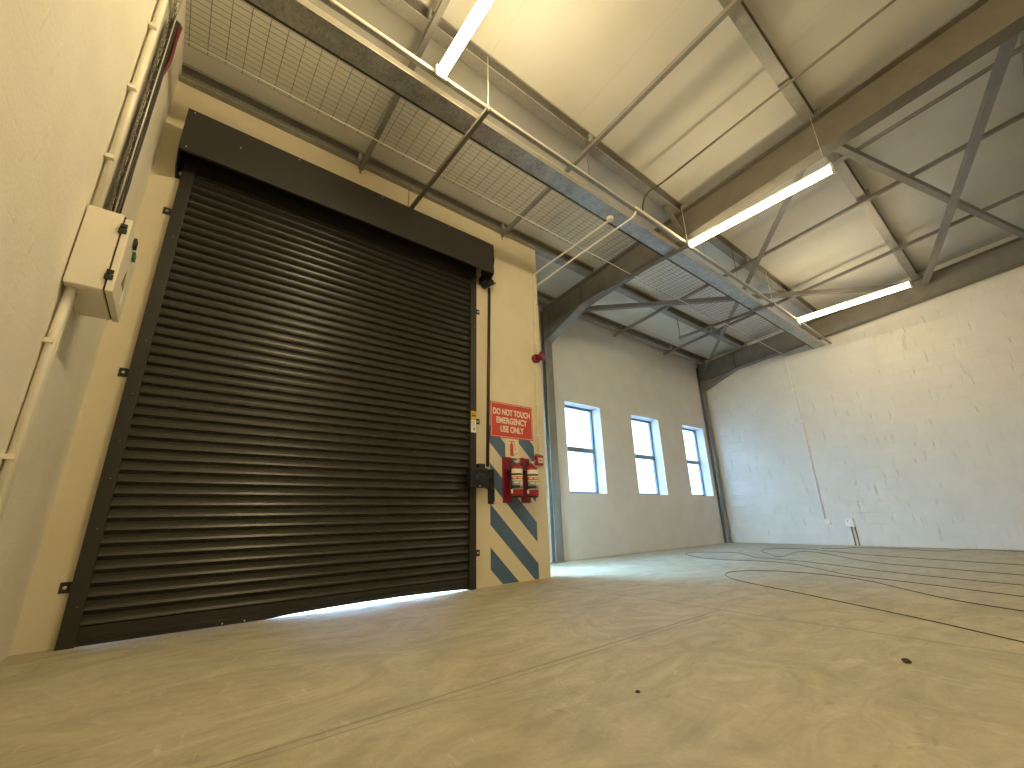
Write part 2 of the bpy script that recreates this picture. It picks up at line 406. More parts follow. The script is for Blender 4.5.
# window wall
WIN = [(6.526, 7.595), (8.683, 9.780), (10.856, 11.917)]
Z0, Z1 = 1.165, 2.96
top = rt(S_)+PH+.02
mb = MB(); xs = [4.45]+[q for w in WIN for q in w]+[L_]
for i in range(0, len(xs), 2): mb.box(xs[i], xs[i+1], S_, S_+.30, 0, top)
for a, b_ in WIN: mb.box(a, b_, S_, S_+.30, 0, Z0); mb.box(a, b_, S_, S_+.30, Z1, top)
struct('wall_window', mb, 'wall_window')
for i, (a, b_) in enumerate(WIN):
    w = bpy.data.objects.new('window_%d' % (i+1), None); COL.objects.link(w); w.location = ((a+b_)/2, S_+.17, Z0); w['_o'] = tuple(w.location); w['kind'] = 'structure'
    y0, y1 = S_+.225, S_+.275; t = .05; zm = 2.05
    mb = MB(); mb.box(a, a+t, y0, y1, Z0, Z1); mb.box(b_-t, b_, y0, y1, Z0, Z1); mb.box(a+t, b_-t, y0, y1, Z1-t, Z1); mb.box(a+t, b_-t, y0, y1, Z0, Z0+t); mb.box(a+t, b_-t, y0-.01, y1, zm-.048, zm+.048)
    mb.build('window_frame', 'frame', w)
    mb = MB(); mb.box(a+t, b_-t, y0+.02, y0+.026, zm+.048, Z1-t); mb.build('pane', 'glass', w)
    mb = MB(); mb.box(a+t, b_-t, y0+.02, y0+.026, Z0+t, zm-.048); mb.build('pane', 'glass', w)
# roof underside
mb = MB(); ya, yb = S_+.32, YB-.2
vs = []
for y in (ya, yb):
    for x in (-.25, L_+.25):
        vs += [(x, y, rt(y)+PH), (x, y, rt(y)+PH+.1)]
mb.add(vs, [(0,2,3,1),(4,5,7,6),(0,1,5,4),(2,6,7,3),(0,4,6,2),(1,3,7,5)])
struct('ceiling', mb, 'ceiling')

# blue hazard stripes painted on the pier
mb = MB(); xa, xb, zt = 3.727, 4.475, 1.90
def clip(poly, f):
    out = []
    for i in range(len(poly)):
        p, q = poly[i], poly[(i+1) % len(poly)]; fp, fq = f(p), f(q)
        if fp >= 0: out.append(p)
        if (fp >= 0) != (fq >= 0):
            t = fp/(fp-fq); out.append((p[0]+(q[0]-p[0])*t, p[1]+(q[1]-p[1])*t))
    return out
for k in range(-1, 5):
    lo, hi = .677+.5*k, .922+.5*k; dx = xb-xa
    poly = [(xa, lo), (xb, lo-dx*.985), (xb, hi-dx*.985), (xa, hi)]
    poly = clip(poly, lambda p: p[1]-.004); poly = clip(poly, lambda p: zt-p[1])
    if len(poly) < 3: continue
    n = len(poly)
    vs = [(x, .002, z) for x, z in poly]+[(x, -.0012, z) for x, z in poly]
    mb.add(vs, [tuple(range(n)), tuple(range(2*n-1, n-1, -1))]+[(i, n+i, n+(i+1) % n, (i+1) % n) for i in range(n)])
o = mb.build('painted_stripes', 'blue', wf); o['label'] = 'blue diagonal stripes painted on the cream pier'

# ------------------------------------------------------------------ roller shutter
sh = thing('roller_shutter', (1.85, -.03, 0), 'large black steel roller shutter closed in the cream wall', 'roller shutter')
P = .0865; ztop = 4.0; prof = []
z = ztop
while z > .13:
    prof += [(-.018, z), (-.029, z-.005), (-.0275, z-.026), (-.030, z-.044), (-.039, z-.062), (-.0395, z-.065), (-.036, z-.0677), (-.014, z-.0685), (-.014, z-.0715), (-.027, z-.0725), (-.030, z-.0755), (-.029, z-.0785), (-.010, z-.0795), (-.010, z-.084)]
    z -= P
zl = z
def curtain(x0, x1):
    mb = MB(); n = len(prof)
    vs = [(x, y, zz) for x in (x0, x1) for y, zz in prof]
    mb.add(vs, [(i, i+1, n+i+1, n+i) for i in range(n-1)])
    vs2 = [(x0, 0.004, ztop), (x1, 0.004, ztop), (x1, 0.004, zl+.003), (x0, 0.004, zl+.003)]
    mb.add(vs2, [(0, 1, 2, 3)])
    return mb
curtain(.27, 3.43).build('curtain', 'shutter', sh)
mb = MB()   # bottom rail, set fractionally out of level so daylight shows under its right end
def rail(x): return .002+.027*max(0, math.sin(math.pi*(x-1.45)/2.02))**.7 if 1.45 < x < 3.47 else .002
n = 24; vs = []
for i in range(n+1):
    x = .29+(3.42-.29)*i/n; zb = rail(x)
    vs += [(x, -.040, zb), (x, -.040, zb+.025), (x, -.047, zb+.030), (x, -.047, zb+.040), (x, -.030, zb+.046), (x, -.030, zl+.01), (x, .002, zl+.01), (x, .002, zb)]
fs = []
for i in range(n):
    for k in range(8): fs.append((i*8+k, i*8+(k+1) % 8, (i+1)*8+(k+1) % 8, (i+1)*8+k))
fs += [tuple(range(7, -1, -1)), tuple(range(n*8, n*8+8))]
mb.add(vs, fs); mb.build('bottom_rail', 'shutter', sh)
mb = MB()
for x in (1.12, 1.27): mb.lathe((x, -.040, rail(x)+.015), (0, -1, 0), [(0, .006), (.003, .005)], 10)
each(mb, 'rail_bolt', 'zinc', sh)
for x0, x1 in ((.208, .300), (3.397, 3.485)):
    mb = MB(); mb.box(x0, x1, -.062, 0, 0, 4.0); gd = mb.build('guide_rail', 'shutter_frame', sh, .003)
    left = x0 < 1
    for zt_ in (.372, 1.925, 3.47):
        xo = (x0-.062, x0+.001) if left else (x1-.001, x1+.098)
        if not left: xo = (x1-.001, x1+.085)
        mb = MB(); mb.box(xo[0], xo[1], -.006, 0, zt_-.035, zt_+.035); tb = mb.build('fixing_tab', 'shutter_frame', gd)
        xc = xo[0]+.028 if left else xo[1]-.028
        MB().lathe((xc, -.006, zt_), (0, -1, 0), [(0, .011), (.007, .011), (.010, .007)], 12).build('bolt', 'zinc', gd)
    mb = MB(); rv = random.Random(3)
    for zt_ in [.25, .75, 1.1, 1.38, 1.75, 2.2, 2.75, 3.2]:
        mb.lathe(((x0+x1)/2+.01, -.062, zt_), (0, -1, 0), [(0, .005), (.002, .004)], 8)
    each(mb, 'rivet', 'steel_light', gd)
# hood over the roll
hx0, hx1, hy, hz0, hz1 = .170, 3.605, -.30, 3.955, 4.410
mb = MB(); mb.box(hx0, hx1, hy, hy+.003, hz0, hz1); mb.box(hx0, hx1, hy+.003, -.002, hz1-.003, hz1); mb.box(hx0, hx1, hy+.003, hy+.03, hz0, hz0+.003)
hood = mb.build('hood', 'shutter_frame', sh)
for x, s in ((hx0, 1), (hx1, -1)):
    mb = MB(); pr = [(-.002, 3.845), (-.20, 3.845), (-.30, 3.955), (-.30, 4.41), (-.002, 4.41)]
    if s < 0: pr = [(-.002, 3.88), (-.20, 3.88), (-.302, 3.94), (-.306, 4.0), (-.298, 4.07), (-.310, 4.12), (-.318, 4.17), (-.306, 4.25), (-.308, 4.33), (-.296, 4.41), (-.002, 4.41)]
    n = len(pr); w_ = .006
    vs = [(x, y, zz) for y, zz in pr]+[(x-s*w_, y, zz) for y, zz in pr]
    mb.add(vs, [tuple(range(n)), tuple(range(2*n-1, n-1, -1))]+[(i, n+i, n+(i+1) % n, (i+1) % n) for i in range(n)])
    mb.build('end_plate', 'shutter_frame', hood)
mb = MB()
for x, zz in ((.215, 4.385), (.215, 3.99), (1.1, 4.385), (2.0, 4.385), (2.9, 4.385), (3.56, 4.385), (.60, 4.22)):
    mb.lathe((x, hy, zz), (0, -1, 0), [(0, .006), (.002, .005)], 10)
each(mb, 'rivet', 'zinc', hood)
MB().lathe((.205, -.012, 3.90), (0, -1, 0), [(0, .022), (.008, .022), (.014, .012)], 12).build('bolt', 'zinc', hood)
MB().box(.165, .300, -.012, -.001, 3.842, 4.40).build('back_plate', 'shutter_frame', hood)
mb = MB(); mb.cyl((.18, -.15, 4.19), (3.59, -.15, 4.19), .105, seg=32); mb.build('roll_barrel', 'shutter', sh)
mb = MB(); mb.box(.2, 3.5, -.03, -.02, 3.95, 4.2); mb.build('curtain_lead', 'shutter', sh)
# chain gearbox at the right end of the roll
mb = MB(); mb.box(3.545, 3.70, -.14, -.03, 3.885, 3.99); mb.box(3.60, 3.655, -.17, -.03, 3.85, 3.90)
mb.add([(3.70, -.12, 3.90), (3.785, -.12, 3.95), (3.70, -.12, 4.0), (3.70, -.05, 3.90), (3.785, -.05, 3.95), (3.70, -.05, 4.0)], [(0,1,2),(3,5,4),(0,3,4,1),(1,4,5,2),(0,2,5,3)])
gb = mb.build('gearbox', 'black', sh, .004)
MB().lathe((3.745, -.12, 3.95), (0, -1, 0), [(0, .014), (.008, .010)], 10).build('bolt', 'zinc', gb)
MB().cyl((3.705, -.055, 3.87), (3.655, -.055, 1.36), .021, seg=14).build('drive_tube', 'brown', sh)
# stickers on right guide
mb = MB(); mb.box(3.402, 3.481, -.0635, -.0615, 1.93, 2.035); st = mb.build('sticker', 'yellow', sh); st['label'] = 'yellow warning sticker on the right guide'
mb = MB(); mb.box(3.41, 3.475, -.0642, -.0634, 1.965, 1.985); mb.box(3.41, 3.475, -.0642, -.0634, 2.0, 2.008); each(mb, 'print_line', 'label_black', st)
mb = MB(); mb.box(3.402, 3.481, -.0635, -.0615, 1.765, 1.925); s2 = mb.build('sticker', 'white_sign', sh); s2['label'] = 'white information sticker under the yellow one'
mb = MB()
for zz in (1.90, 1.885, 1.87, 1.85): mb.box(3.410, 3.47, -.0642, -.0634, zz, zz+.004)
mb.box(3.435, 3.462, -.0642, -.0634, 1.79, 1.825); each(mb, 'print_line', 'label_grey', s2)

# hand winch boxes beside the shutter
wn = thing('chain_winch', (3.5, -.07, 1.09), 'blue-black chain winch box at the foot of the brown tube', 'winch')
mb = MB(); mb.box(3.345, 3.592, -.150, -.066, 1.10, 1.325); mb.build('body', 'navy', wn, .008)
mb = MB(); mb.box(3.36, 3.575, -.153, -.150, 1.13, 1.31); mb.build('cover', 'black', wn, .002)
mb = MB(); mb.lathe((3.48, -.15, 1.20), (0, -1, 0), [(0, .07), (.012, .07), (.020, .05), (.022, .02)], 24); mb.build('wheel_housing', 'navy', wn)
MB().lathe((3.475, -.15, 1.118), (0, -1, 0), [(0, .010), (.006, .007)], 10).build('bolt', 'zinc', wn)
mb = MB(); mb.box(3.50, 3.585, -.10, -.001, 1.325, 1.385); mb.build('inlet', 'black', wn)
mb = MB(); mb.box(3.592, 3.65, -.125, -.055, 1.18, 1.31); mb.build('side_gear', 'navy', wn, .006)
bb = thing('wall_bracket', (3.71, -.01, .92), 'black steel bracket plate between winch and extinguishers', 'bracket')
mb = MB(); mb.box(3.655, 3.775, -.03, 0, 1.10, 1.335); mb.box(3.690, 3.785, -.02, 0, .918, 1.10); mb.build('plate', 'black', bb, .004)
mb = MB(); mb.prism([(-.012, -.012), (.012, -.012), (.012, .012), (-.012, .012)], (3.62, -.075, 1.25), (3.74, -.03, 1.20), (0, -1, 0)); mb.build('arm', 'navy', bb)
MB().lathe((3.775, -.02, .935), (0, -1, 0), [(0, .010), (.006, .007)], 10).build('bolt', 'zinc', bb)

# ------------------------------------------------------------------ signs
def text_mesh(name, body, size, loc, mat, parent, bold=.006, width=None, extr=.0006, align='CENTER'):
    cu = bpy.data.curves.new(name, 'FONT'); cu.body = body; cu.size = size; cu.align_x = align; cu.align_y = 'CENTER'; cu.offset = bold; cu.extrude = extr
    tmp = bpy.data.objects.new(name+'_tmp', cu); COL.objects.link(tmp)
    bpy.context.view_layer.update()
    dg = bpy.context.evaluated_depsgraph_get()
    me = bpy.data.meshes.new_from_object(tmp.evaluated_get(dg)); bpy.data.objects.remove(tmp); bpy.data.curves.remove(cu)
    xs_ = [v.co.x for v in me.vertices]; cw = max(xs_)-min(xs_); cx = (max(xs_)+min(xs_))/2
    k = (width/cw) if width else 1
    me.transform(Matrix(((k, 0, 0, loc[0]-cx*k), (0, 0, -1, loc[1]), (0, 1, 0, loc[2]), (0, 0, 0, 1))))
    me.materials.append(M[mat]); o = bpy.data.objects.new(name, me); COL.objects.link(o)
    o.parent = parent; W = Vector(parent['_o']); o.location = -W; o['_o'] = (0, 0, 0)
    return o
sg = thing('emergency_sign', (4.1, 0, 1.755), 'red wall sign reading DO NOT TOUCH EMERGENCY USE ONLY', 'sign')
mb = MB(); mb.box(3.742, 4.462, -.005, 0, 1.757, 2.232); mb.build('panel', 'red_sign', sg)
mb = MB(); q = .012; x0, x1, z0, z1 = 3.742+q, 4.462-q, 1.757+q, 2.232-q; t = .005
mb.box(x0, x1, -.0058, -.005, z1-t, z1); mb.box(x0, x1, -.0058, -.005, z0, z0+t); mb.box(x0, x0+t, -.0058, -.005, z0, z1); mb.box(x1-t, x1, -.0058, -.005, z0, z1)
mb.build('border', 'white_sign', sg)
for body, zz, w_ in (('DO NOT TOUCH', 2.100, .635), ('EMERGENCY', 1.985, .525), ('USE ONLY', 1.870, .40)):
    text_mesh('lettering', body, .115, (4.10, -.0058, zz), 'white_sign', sg, .0035, w_)
ps = thing('extinguisher_sign', (4.08, 0, 1.5), 'small cream sign with a red extinguisher symbol under the red sign', 'sign')
mb = MB(); mb.box(3.975, 4.205, -.004, 0, 1.50, 1.752); mb.build('panel', 'cream_sign', ps)
mb = MB()
mb.box(4.055, 4.110, -.0048, -.004, 1.525, 1.665)
mb.add([(4.055, -.0048, 1.665), (4.110, -.0048, 1.665), (4.095, -.0048, 1.70), (4.07, -.0048, 1.70), (4.055, -.004, 1.665), (4.110, -.004, 1.665), (4.095, -.004, 1.70), (4.07, -.004, 1.70)], [(0,1,2,3),(7,6,5,4),(0,4,5,1),(1,5,6,2),(2,6,7,3),(3,7,4,0)])
mb.box(4.035, 4.13, -.0048, -.004, 1.715, 1.725); mb.box(4.075, 4.09, -.0048, -.004, 1.70, 1.716)
mb.prism([(-.004, -.0004), (.004, -.0004), (.004, .0004), (-.004, .0004)], (4.12, -.0044, 1.72), (4.15, -.0044, 1.60), (0, -1, 0))
mb.prism([(-.004, -.0004), (.004, -.0004), (.004, .0004), (-.004, .0004)], (4.11, -.0044, 1.535), (4.185, -.0044, 1.575), (0, -1, 0))
mb.build('symbol', 'red_sign', ps)

# ------------------------------------------------------------------ extinguishers and backing boards
def extinguisher(cx, bx0, bx1, which, blabel):
    bd = tag(MB().box(bx0, bx1, -.022, 0, .93, 1.505).build('backing_board', 'red_board', None, .004), blabel, 'backing board', 'extinguisher backing boards')
    bd['kind'] = 'thing'
    y = -.150
    e = thing('fire_extinguisher', (cx, y, 1.0), which, 'fire extinguisher', 'wall hung fire extinguishers')
    MB().lathe((cx, y, 1.005), (0, 0, 1), [(0, .070), (.004, .078), (.018, .081), (.32, .081), (.345, .078), (.365, .066), (.382, .044), (.392, .028), (.405, .026)], 36).build('cylinder', 'red', e)
    MB().lathe((cx, y, .99), (0, 0, 1), [(0, .070), (.012, .072), (.018, .070)], 30).build('base_ring', 'black', e)
    v = MB(); v.cyl((cx, y, 1.408), (cx, y, 1.450), .022, seg=16); v.cyl((cx-.045, y-.004, 1.435), (cx+.02, y-.004, 1.435), .012, seg=12)
    v = v.build('valve', 'chrome', e)
    MB().lathe((cx, y-.022, 1.43), (0, -1, 0), [(0, .017), (.012, .017), (.014, .015)], 16).build('gauge', 'white_sign', v)
    mb = MB(); mb.prism([(-.012, -.004), (.012, -.004), (.012, .004), (-.012, .004)], (cx-.01, y, 1.456), (cx+.105, y-.02, 1.485))
    mb.prism([(-.010, -.003), (.010, -.003), (.010, .003), (-.010, .003)], (cx+.0, y, 1.436), (cx+.10, y-.02, 1.440)); mb.build('handle', 'red', e)
    MB().lathe((cx+.03, y-.024, 1.452), (0, -1, 0), [(0, .006), (.02, .006)], 8).build('safety_pin', 'zinc', e)
    pts = smooth_path([(cx-.045, y-.004, 1.435), (cx-.085, y-.01, 1.42), (cx-.102, y-.02, 1.34), (cx-.104, y-.02, 1.22), (cx-.098, y-.02, 1.12), (cx-.092, y-.02, 1.07)], 6)
    h = MB().tube(pts, .010, 10).build('hose', 'black', e)
    MB().cyl((cx-.093, y-.02, 1.085), (cx-.089, y-.02, 1.035), .012, .015, 12).build('nozzle', 'plastic', h)
    MB().box(cx-.05, cx+.05, -.065, -.022, 1.30, 1.33).build('hanger', 'black', e)
    # label wrapped round the front right of the cylinder
    def patch(a0, a1, z0, z1, r, name, mat, par):
        mb = MB(); n = 14; vs = []
        for i in range(n+1):
            a = math.radians(a0+(a1-a0)*i/n)
            for rr in (r, r-.0008):
                for zz in (z0, z1): vs.append((cx+rr*math.sin(a), y-rr*math.cos(a), zz))
        fs = []
        for i in range(n):
            b0, b1 = i*4, i*4+4
            fs += [(b0, b1, b1+1, b0+1), (b0+2, b0+3, b1+3, b1+2), (b0, b0+2, b1+2, b1), (b0+1, b1+1, b1+3, b0+3)]
        fs += [(0, 1, 3, 2), (n*4, n*4+2, n*4+3, n*4+1)]
        mb.add(vs, fs, True); return mb.build(name, mat, par)
    lb = patch(-98, 44, 1.085, 1.335, .0822, 'label', 'label_cream', e)
    patch(-90, 36, 1.095, 1.190, .0828, 'label_panel', 'label_grey', lb)
    patch(-90, 36, 1.206, 1.242, .0828, 'label_band', 'label_red', lb)
    patch(-86, 32, 1.258, 1.280, .0828, 'label_heading', 'label_black', lb)
    patch(-60, -20, 1.160, 1.175, .0834, 'label_line', 'white_sign', lb)
    patch(0, 30, 1.125, 1.178, .0834, 'label_icon', 'label_cream', lb)
    patch(-86, -8, 1.102, 1.135, .0834, 'label_block', 'label_black', lb)
    patch(-70, -36, 1.216, 1.232, .0834, 'label_mark', 'label_cream', lb)
    patch(-20, 22, 1.217, 1.231, .0834, 'label_mark', 'label_cream', lb)
    return e
extinguisher(4.028, 3.918, 4.062, 'left of two red fire extinguishers, nearer the black shutter', 'left red backing board behind the extinguisher nearer the shutter')
extinguisher(4.290, 4.222, 4.372, 'right of two red fire extinguishers, below the red call point', 'right red backing board behind the extinguisher farther from the shutter')

# sounder and call point with their conduit
bl = thing('alarm_sounder', (4.60, 0, 3.0), 'dark red round alarm sounder high on the cream pier', 'alarm')
MB().lathe((4.572, -.001, 2.998), (0, -1, 0), [(0, .070), (.035, .070), (.055, .062), (.06, .035)], 28).build('base', 'red_bell', bl)
MB().lathe((4.600, -.062, 3.018), (.30, -1, .05), [(0, .035), (.02, .058), (.05, .072), (.075, .068), (.082, .035), (.084, .008)], 28).build('horn', 'red_bell', bl)
cp = thing('fire_call_point', (4.54, 0, 1.41), 'small red fire call point box with pale pane near pier edge', 'call point')
MB().box(4.478, 4.595, -.055, 0, 1.425, 1.555).build('box', 'red', cp, .006)
MB().box(4.497, 4.577, -.058, -.055, 1.455, 1.525).build('pane', 'white_sign', cp, .002)
MB().box(4.470, 4.60, -.05, 0, 1.575, 1.59).build('cap', 'white_sign', cp)
MB().box(4.515, 4.559, -.0595, -.058, 1.478, 1.500).build('mark', 'red_sign', cp)

def clips(mb, pts, r, w=.022):
    for p in pts:
        x, y, z = p; mb.box(x-r-w*.6, x+r+w*.6, y-.5*r, y+r+.012, z-.010, z+.010)
cw = thing('conduit_run', (4.60, -.02, 2.5), 'white conduit crossing from tray and running down the pier edge', 'conduit')
mb = MB(); pth = smooth_path([(4.562, -1.600, 4.480), (4.567, -1.54, 4.455), (4.585, -1.0, 4.452), (4.612, -.10, 4.452), (4.612, -.035, 4.43), (4.607, -.016, 4.33), (4.600, -.016, 3.9)], 6)
pth += [Vector((4.580, -.016, 3.3)), Vector((4.575, -.016, 3.075))]
mb.tube(pth, .0125, 10); mb.build('pipe', 'pvc', cw)
mb = MB(); mb.tube([(4.572, -.016, 2.955), (4.556, -.016, 2.3), (4.545, -.016, 1.59)], .0125, 10); mb.build('pipe', 'pvc', cw)
mb = MB(); clips(mb, [(4.59, -.016, 3.60), (4.581, -.016, 3.25), (4.557, -.016, 2.3), (4.550, -.016, 1.85)], .0125); each(mb, 'clip', 'plastic', cw)
mb = MB(); mb.lathe((4.562, -1.600, 4.470), (0, 0, 1), [(-.03, .045), (.012, .045)], 18); mb.build('junction_box', 'pvc', cw)
c2 = thing('conduit_branch', (4.738, -1.82, 4.45), 'white conduit curving down from the light rail to the pier', 'conduit')
mb = MB(); pth = smooth_path([(4.740, -1.885, 4.53), (4.745, -1.86, 4.46), (4.742, -1.80, 4.43), (4.735, -1.6, 4.415), (4.70, -.8, 4.35), (4.668, -.06, 4.275), (4.650, -.017, 4.25), (4.645, -.0165, 4.15), (4.635, -.0165, 3.92)], 6)
mb.tube(pth, .0125, 10); mb.build('pipe', 'pvc', c2)

# ------------------------------------------------------------------ left wall electrics
eb = thing('electrical_enclosure', (.085, -1.23, 1.96), 'cream electrical enclosure box mounted on the left wall', 'enclosure')
MB().box(.006, .158, -1.462, -1.005, 1.968, 2.448).build('body', 'enclosure', eb, .006)
dr = MB().box(.166, .198, -1.468, -1.000, 1.966, 2.425).build('door', 'enclosure', eb, .004)
MB().box(.158, .166, -1.455, -1.01, 1.975, 2.44).build('gasket', 'dark_edge', eb)
for z in (2.06, 2.355):
    mb = MB(); mb.box(.150, .186, -1.476, -1.461, z-.030, z+.002); mb.box(.153, .184, -1.477, -1.461, z+.006, z+.030); mb.build('hinge', 'black', dr, .004)
mb = MB(); mb.add([(.1985, -1.30, 2.10), (.1985, -1.18, 2.10), (.1985, -1.24, 2.21), (.200, -1.30, 2.10), (.200, -1.18, 2.10), (.200, -1.24, 2.21)], [(0,1,2),(5,4,3),(0,3,4,1),(1,4,5,2),(2,5,3,0)]); s_ = mb.build('warning_triangle', 'amber', dr)
MB().box(.1985, .201, -1.17, -1.10, 2.02, 2.12).build('nameplate', 'white_sign', dr)
MB().box(.1985, .212, -1.22, -1.16, 2.32, 2.36).build('indicator', 'green', dr)
MB().box(.1985, .214, -1.30, -1.24, 2.36, 2.41).build('latch', 'black', dr)
cL = thing('conduit_pair', (.03, -1.36, 0), 'pair of cream conduits rising from the floor to the enclosure', 'conduit')
for y, r in ((-1.392, .021), (-1.330, .019)):
    MB().tube([(r+.004, y, .005), (r+.004, y, 1.70), (r+.012, y, 1.966)], r, 12).build('pipe', 'pvc', cL)
mb = MB()
for z in (.55, 1.075, 1.655): mb.box(.001, .038, -1.425, -1.295, z-.012, z+.012)
each(mb, 'saddle', 'pvc', cL)
cU = thing('conduit_riser', (.03, -1.41, 2.45), 'cream conduit rising from enclosure up the left wall', 'conduit')
MB().tube([(.03, -1.405, 2.45), (.03, -1.425, 3.3), (.03, -1.445, 4.2), (.03, -1.46, rt(-1.46)+.1)], .021, 14).build('pipe', 'pvc', cU)
mb = MB()
for z in (2.80, 3.33, 3.86, 4.4): mb.box(.001, .045, -1.425-.045-(z-3.3)*.022, -1.425+.040-(z-3.3)*.022, z-.012, z+.012)
each(mb, 'saddle', 'pvc', cU)

def bar(mb, p0, p1, r, seg=5): mb.cyl(p0, p1, r, seg=seg, cap=True)
# vertical basket on the left wall
vt = thing('wire_basket_riser', (.05, -1.0, 2.46), 'vertical wire basket tray on the left wall above the enclosure', 'cable tray')
mb = MB(); ya, yb = -1.20, -.85
for i in range(8): bar(mb, (.036, ya+(yb-ya)*i/7, 2.47), (.036, ya+(yb-ya)*i/7, 4.55), .0028)
for k in range(21):
    z = 2.50+k*.1; bar(mb, (.033, ya, z), (.033, yb, z), .0028); bar(mb, (.036, ya, z), (.066, ya, z), .0028)
mb.build('mesh', 'wire', vt)
mb = MB(); bar(mb, (.068, ya, 2.47), (.068, ya, 4.6), .004, 6); mb.build('edge_wire', 'wire_bright', vt)
cb = thing('cable_bundle', (.055, -1.05, 2.46), 'bundle of dark cables strapped inside the vertical wire basket', 'cables')
for i, (y, x, r, mt) in enumerate([(-1.145, .050, .010, 'cable'), (-1.12, .055, .012, 'cable'), (-1.09, .058, .013, 'cable'), (-1.06, .050, .013, 'cable_red'), (-1.035, .056, .011, 'cable'), (-1.01, .050, .010, 'cable')]):
    pts = []
    for k in range(20):
        z = 2.46+k*.1; up = max(0, min(1, (z-3.75)/.35)) if mt == 'cable_red' else 0
        pts.append((x+.003*math.sin(i*2+k*1.3)+.030*up, y+.006*math.sin(i+k*.9), z))
    pts += [(x+.030, y+.01, 4.44)] if mt == 'cable_red' else [(x+.01, y, 4.36+.03*i)]
    MB().tube(smooth_path(pts, 2), r, 8).build('cable', mt, cb)

# ------------------------------------------------------------------ steelwork
def ibeam(mb, p0, p1, d, w, tf=.016, tw=.011):
    """p0,p1: centre of underside; section stands up from it"""
    mb.prism([(-w/2, 0), (w/2, 0), (w/2, tf), (tw/2, tf), (tw/2, d-tf), (w/2, d-tf), (w/2, d), (-w/2, d), (-w/2, d-tf), (-tw/2, d-tf), (-tw/2, tf), (-w/2, tf)], p0, p1)
names = (('middle grey steel roof beam rising from the pier column', 'grey steel column standing in the recess beside the pier'),
         ('far grey steel roof beam along the right wall', 'grey steel column in the far corner beside the third window'))
for xr, (lr, lc) in zip(XR, names):
    yk, zk = .26, rb(.26)
    b = thing('steel_rafter', (xr, 1.2, rb(1.2)), lr, 'steel beam', 'steel roof beams')
    mb = MB(); ye = YB if xr < 8 else YB
    ibeam(mb, (xr, 1.238, rb(1.238)), (xr, ye+.01, rb(ye)), .465, .19); mb.build('beam', 'steel', b)
    # haunch cut from the same section: sloping flange and web
    za = 4.075
    h = MB(); y0 = 1.24
    dirv = Vector((0, yk-y0, zk-za)).normalized(); nrm = Vector((0, -dirv.z, dirv.y))
    if nrm.z < 0: nrm = -nrm
    A, B = Vector((xr, y0, za)), Vector((xr, yk, zk)); t = .016
    vs = [A+Vector((sx*.095, 0, 0)) for sx in (-1, 1)]+[B+Vector((sx*.095, 0, 0)) for sx in (1, -1)]
    vs += [p+nrm*t for p in vs]
    h.add(vs, [(0,1,2,3),(7,6,5,4),(0,4,5,1),(1,5,6,2),(2,6,7,3),(3,7,4,0)])
    w1 = [(y0, za+.01), (yk, zk+.01), (y0, rb(y0)+.005)]
    vs = [(xr+sx*.005, y, z) for sx in (-1, 1) for y, z in w1]
    h.add(vs, [(0,1,2),(5,4,3),(0,3,4,1),(1,4,5,2),(2,5,3,0)]); h.build('haunch', 'steel_light', b)
    st = MB(); st.box(xr-.09, xr+.09, yk-.006, yk+.006, rb(yk)+.016, rb(yk)+.449); st.build('stiffener', 'steel', b)
    c = thing('steel_column', (xr, 1.3, 0), lc, 'steel column', 'steel columns')
    mb = MB(); mb.box(xr-.095, xr+.095, 1.24, 1.256, 0, rb(1.24)+.44); mb.box(xr-.0055, xr+.0055, 1.256, S_-.002, 0, rb(1.3)); mb.box(xr-.095, xr+.095, S_-.012, S_-.002, 0, rb(1.24)+.44)
    mb.build('shaft', 'steel_light', c)
    MB().box(xr-.12, xr+.12, 1.20, S_-.001, 0, .012).build('base_plate', 'steel', c)

PUR = [(1.045, 'eaves'), (-.06, 'wall'), (-1.86, 'tray'), (-3.66, 'mid'), (-5.46, 'near'), (-7.26, 'rear')]
plabel = {'eaves': 'lowest roof purlin, just above the window wall', 'wall': 'roof purlin directly above the roller shutter wall',
          'tray': 'roof purlin above the wire tray, crossing the first lamp', 'mid': 'roof purlin crossing the ceiling above the outer lamp ends',
          'near': 'highest roof purlin, at the upper right picture edge', 'rear': 'roof purlin overhead behind the camera'}
for y, k in PUR[:-1]:
    p = thing('roof_purlin', (6, y, rt(y)), plabel[k], 'purlin', 'roof purlins')
    x0, x1 = .005, L_-.005; f = .115
    if k == 'eaves': x0 = 4.69
    mb = MB()
    za, zb = rt(y), rt(y)+PH-.004
    sl = -.095
    mb.box(x0, x1, y+f-.004, y+f, za+sl*f+.002, zb+sl*f)                    # web on the far side, open mouth to the hall
    vs = []
    for x in (x0, x1): vs += [(x, y, za), (x, y+f, za+sl*f), (x, y+f, za+sl*f+.004), (x, y, za+.004)]
    mb.add(vs, [(0,1,2,3),(7,6,5,4),(0,4,5,1),(1,5,6,2),(2,6,7,3),(3,7,4,0)])
    vs = [(q[0], q[1], q[2]+PH-.008) for q in vs]
    mb.add(vs, [(0,1,2,3),(7,6,5,4),(0,4,5,1),(1,5,6,2),(2,6,7,3),(3,7,4,0)])
    mb.box(x0, x1, y, y+.003, zb-.030, zb-.006)
    mb.build('section', 'galv_dull', p)
    mb = MB(); mb.box(x0, x1, y-.003, y, za-.001, za+.018); mb.build('lip', 'galv', p)
    for xr in XR:
        if k in ('tray', 'mid', 'near', 'wall'):
            c = MB(); c.box(xr-.012, xr-.004, y-.075, y-.002, za+.012, za+.15); c.box(xr+.02, xr+.10, y-.012, y-.0, za+.006, za+.16); c.build('cleat', 'galv', p)

